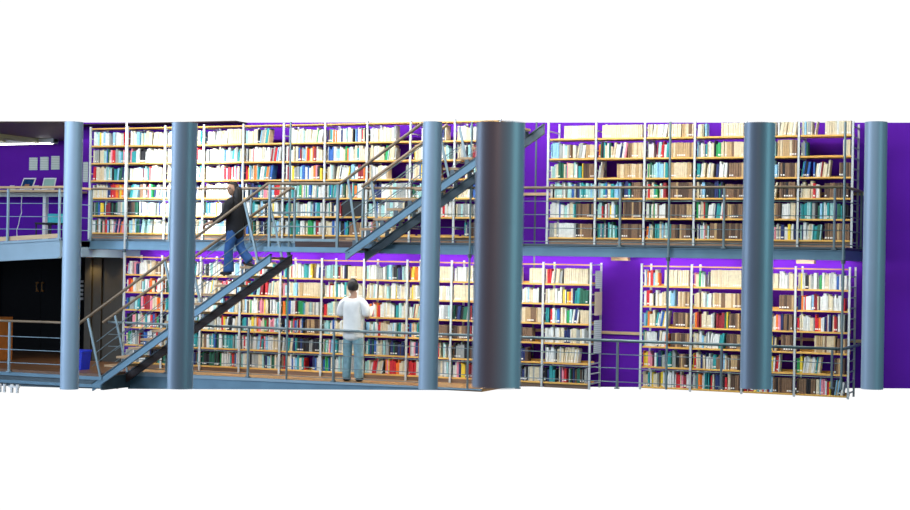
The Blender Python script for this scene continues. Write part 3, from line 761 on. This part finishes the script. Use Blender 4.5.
chains += hand(LH, (-.8, -.1, -.35), (-.2, .0, 1), (0, .9, .1), .92) + hand((.10, .185, .79), (-.1, 0, -1), (-.2, .9, 0), (-1, 0, 0), .92)
skin_obj('body', chains, 'skin', wm, None)
hd = head(wm, -.035, -.01, 1.50, -.42, .98)
# long hair / hood
m = MB()
def hood(p):
    q = p.copy()
    return q
lh = skin_obj('long_hair', [[(.03, .02, 1.56, .075, .085), (.045, .02, 1.47, .085, .095), (.045, .015, 1.36, .085, .10), (.04, .01, 1.25, .075, .10), (.04, .01, 1.17, .06, .085)]], 'hair', wm, None)
skin_obj('top', [[(.005, 0, .62, .145, .15), (.012, 0, .80, .155, .155), (.01, 0, .93, .145, .15), (.005, 0, 1.12, .132, .152), (0, 0, 1.265, .10, .132), (-.005, 0, 1.36, .078)],
                 [(0, 0, 1.265, .10, .132), (0, -.12, 1.28, .072), (-.01, -.168, 1.25, .066), (-.03, -.21, 1.09, .057), (-.12, -.25, .985, .050), (-.25, -.278, .930, .044)],
                 [(0, 0, 1.265, .10, .132), (0, .12, 1.28, .072), (.0, .168, 1.25, .066), (.05, .20, 1.06, .056), (.085, .20, .95, .048), (.10, .192, .86, .042)]], 'top_black', wm, None, puff=.018)
skin_obj('jeans', [[(.015, 0, .99, .10, .115), (.02, 0, .88, .118, .128), (.02, 0, .80, .118, .125), (.0, -.07, .68, .096), (-.06, -.085, .46, .072), (-.05, -.085, .26, .078), (-.045, -.085, .09, .092), (-.045, -.085, .05, .094)],
                   [(.02, 0, .80, .118, .125), (.04, .07, .68, .096), (.06, .085, .52, .074), (.16, .085, .38, .074), (.26, .085, .27, .082), (.285, .085, .245, .084)]], 'jeans_blue', wm, None, puff=.008)
for (x, y, z, r) in ((-.10, -.088, .034, 0), (.24, .09, .205, .25)):
    m = MB(); ell(m, 0, 0, 0, .125, .044, .036, 16, 10, 0, lambda p: Vector((p.x, p.y, max(p.z, -.88))))
    q = m.build('shoe', 'shoe_dark'); q.parent = wm; q.location = (x, y, z); q.rotation_euler = (0, r, 0)

# ------------------------------------------------------------------ light
w = bpy.data.worlds.new('world'); S.world = w; w.use_nodes = True
nt = w.node_tree; bg = nt.nodes['Background']
tc = nt.nodes.new('ShaderNodeTexCoord')
dp = nt.nodes.new('ShaderNodeVectorMath'); dp.operation = 'DOT_PRODUCT'; dp.inputs[1].default_value = (-math.sin(TH), math.cos(TH), 0)
nt.links.new(tc.outputs['Generated'], dp.inputs[0])
mr = nt.nodes.new('ShaderNodeMapRange'); mr.interpolation_type = 'SMOOTHSTEP'
mr.inputs['From Min'].default_value = .80; mr.inputs['From Max'].default_value = .92
mr.inputs['To Min'].default_value = 0; mr.inputs['To Max'].default_value = 1
nt.links.new(dp.outputs['Value'], mr.inputs['Value'])
mx_ = nt.nodes.new('ShaderNodeMix'); mx_.data_type = 'RGBA'
mx_.inputs['A'].default_value = (.05, .055, .075, 1); mx_.inputs['B'].default_value = (1.05, 1.05, 1.05, 1)
nt.links.new(mr.outputs['Result'], mx_.inputs['Factor']); nt.links.new(mx_.outputs['Result'], bg.inputs['Color'])

def area(name, loc, target, sx, sy, power, col):
    l = bpy.data.lights.new(name, 'AREA'); l.shape = 'RECTANGLE'; l.size = sx; l.size_y = sy; l.energy = power; l.color = col
    o = bpy.data.objects.new(name, l); C.objects.link(o); o.location = loc
    o.rotation_euler = (Vector(target)-Vector(loc)).to_track_quat('-Z', 'Y').to_euler()
    return o
area('hall_skylight', (0, -11, 9.5), (0, 0, 2.2), 20, 5, 700, (.93, .97, 1))
area('hall_window', (-14, -16, 4), (0, -11, 2.2), 8, 8, 1500, (.62, .78, 1))
area('far_window', (22, -15, 4), (7, -15, 2.2), 7, 6, 700, (.45, .95, .95))
area('hall_front_fill', (-4.5, -15, 7), (-2.5, -5, 2.2), 9, 3, 760, (.80, .88, 1))  # added fill to brighten the farther columns, no fixture of the hall
area('column_warm_fill', (9.0, -23.5, 4.6), (7.9, -17.7, 2.2), 1.0, 1.0, 60, (1, .42, .26))  # added warm light tinting the middle of the thickest column
for x in (-6.4, -3.9, -1.4, 1.0, 3.2, 5.6): area('shelf_lamp', (x, -2.0, 6.0), (x, .2, 3.3), 2.2, .2, 70, (1, .96, .90))
for x in (-5.8, -3.9, -2.0, -.1, 1.8, 4.0, 5.9):
    area('deck_strip', (x, -.86, 2.24), (x, .10, .9), 1.7, .1, 21, (1, .96, .92))
    area('wall_strip', (x, .46, 2.27), (x, .62, 1.6), 1.7, .08, 7, (1, .96, 1))
# strong spotlight on the lobby end of the upper shelves
l = bpy.data.lights.new('shelf_spotlight', 'SPOT'); l.energy = 9000; l.color = (.98, 1, 1); l.spot_size = math.radians(24); l.spot_blend = .9; l.shadow_soft_size = .1
q = bpy.data.objects.new('shelf_spotlight', l); C.objects.link(q); q.location = (-5.0, -6.0, 6.2)
q.rotation_euler = (Vector((-5.5, 0, 3.45))-q.location).to_track_quat('-Z', 'Y').to_euler()
area('desk_lamp', (-9.8, -.3, 4.30), (-9.8, .5, 3.0), 2.0, .1, 2, (1, 1, 1))
for o in list(bpy.data.objects):
    if '_org' in o: del o['_org']
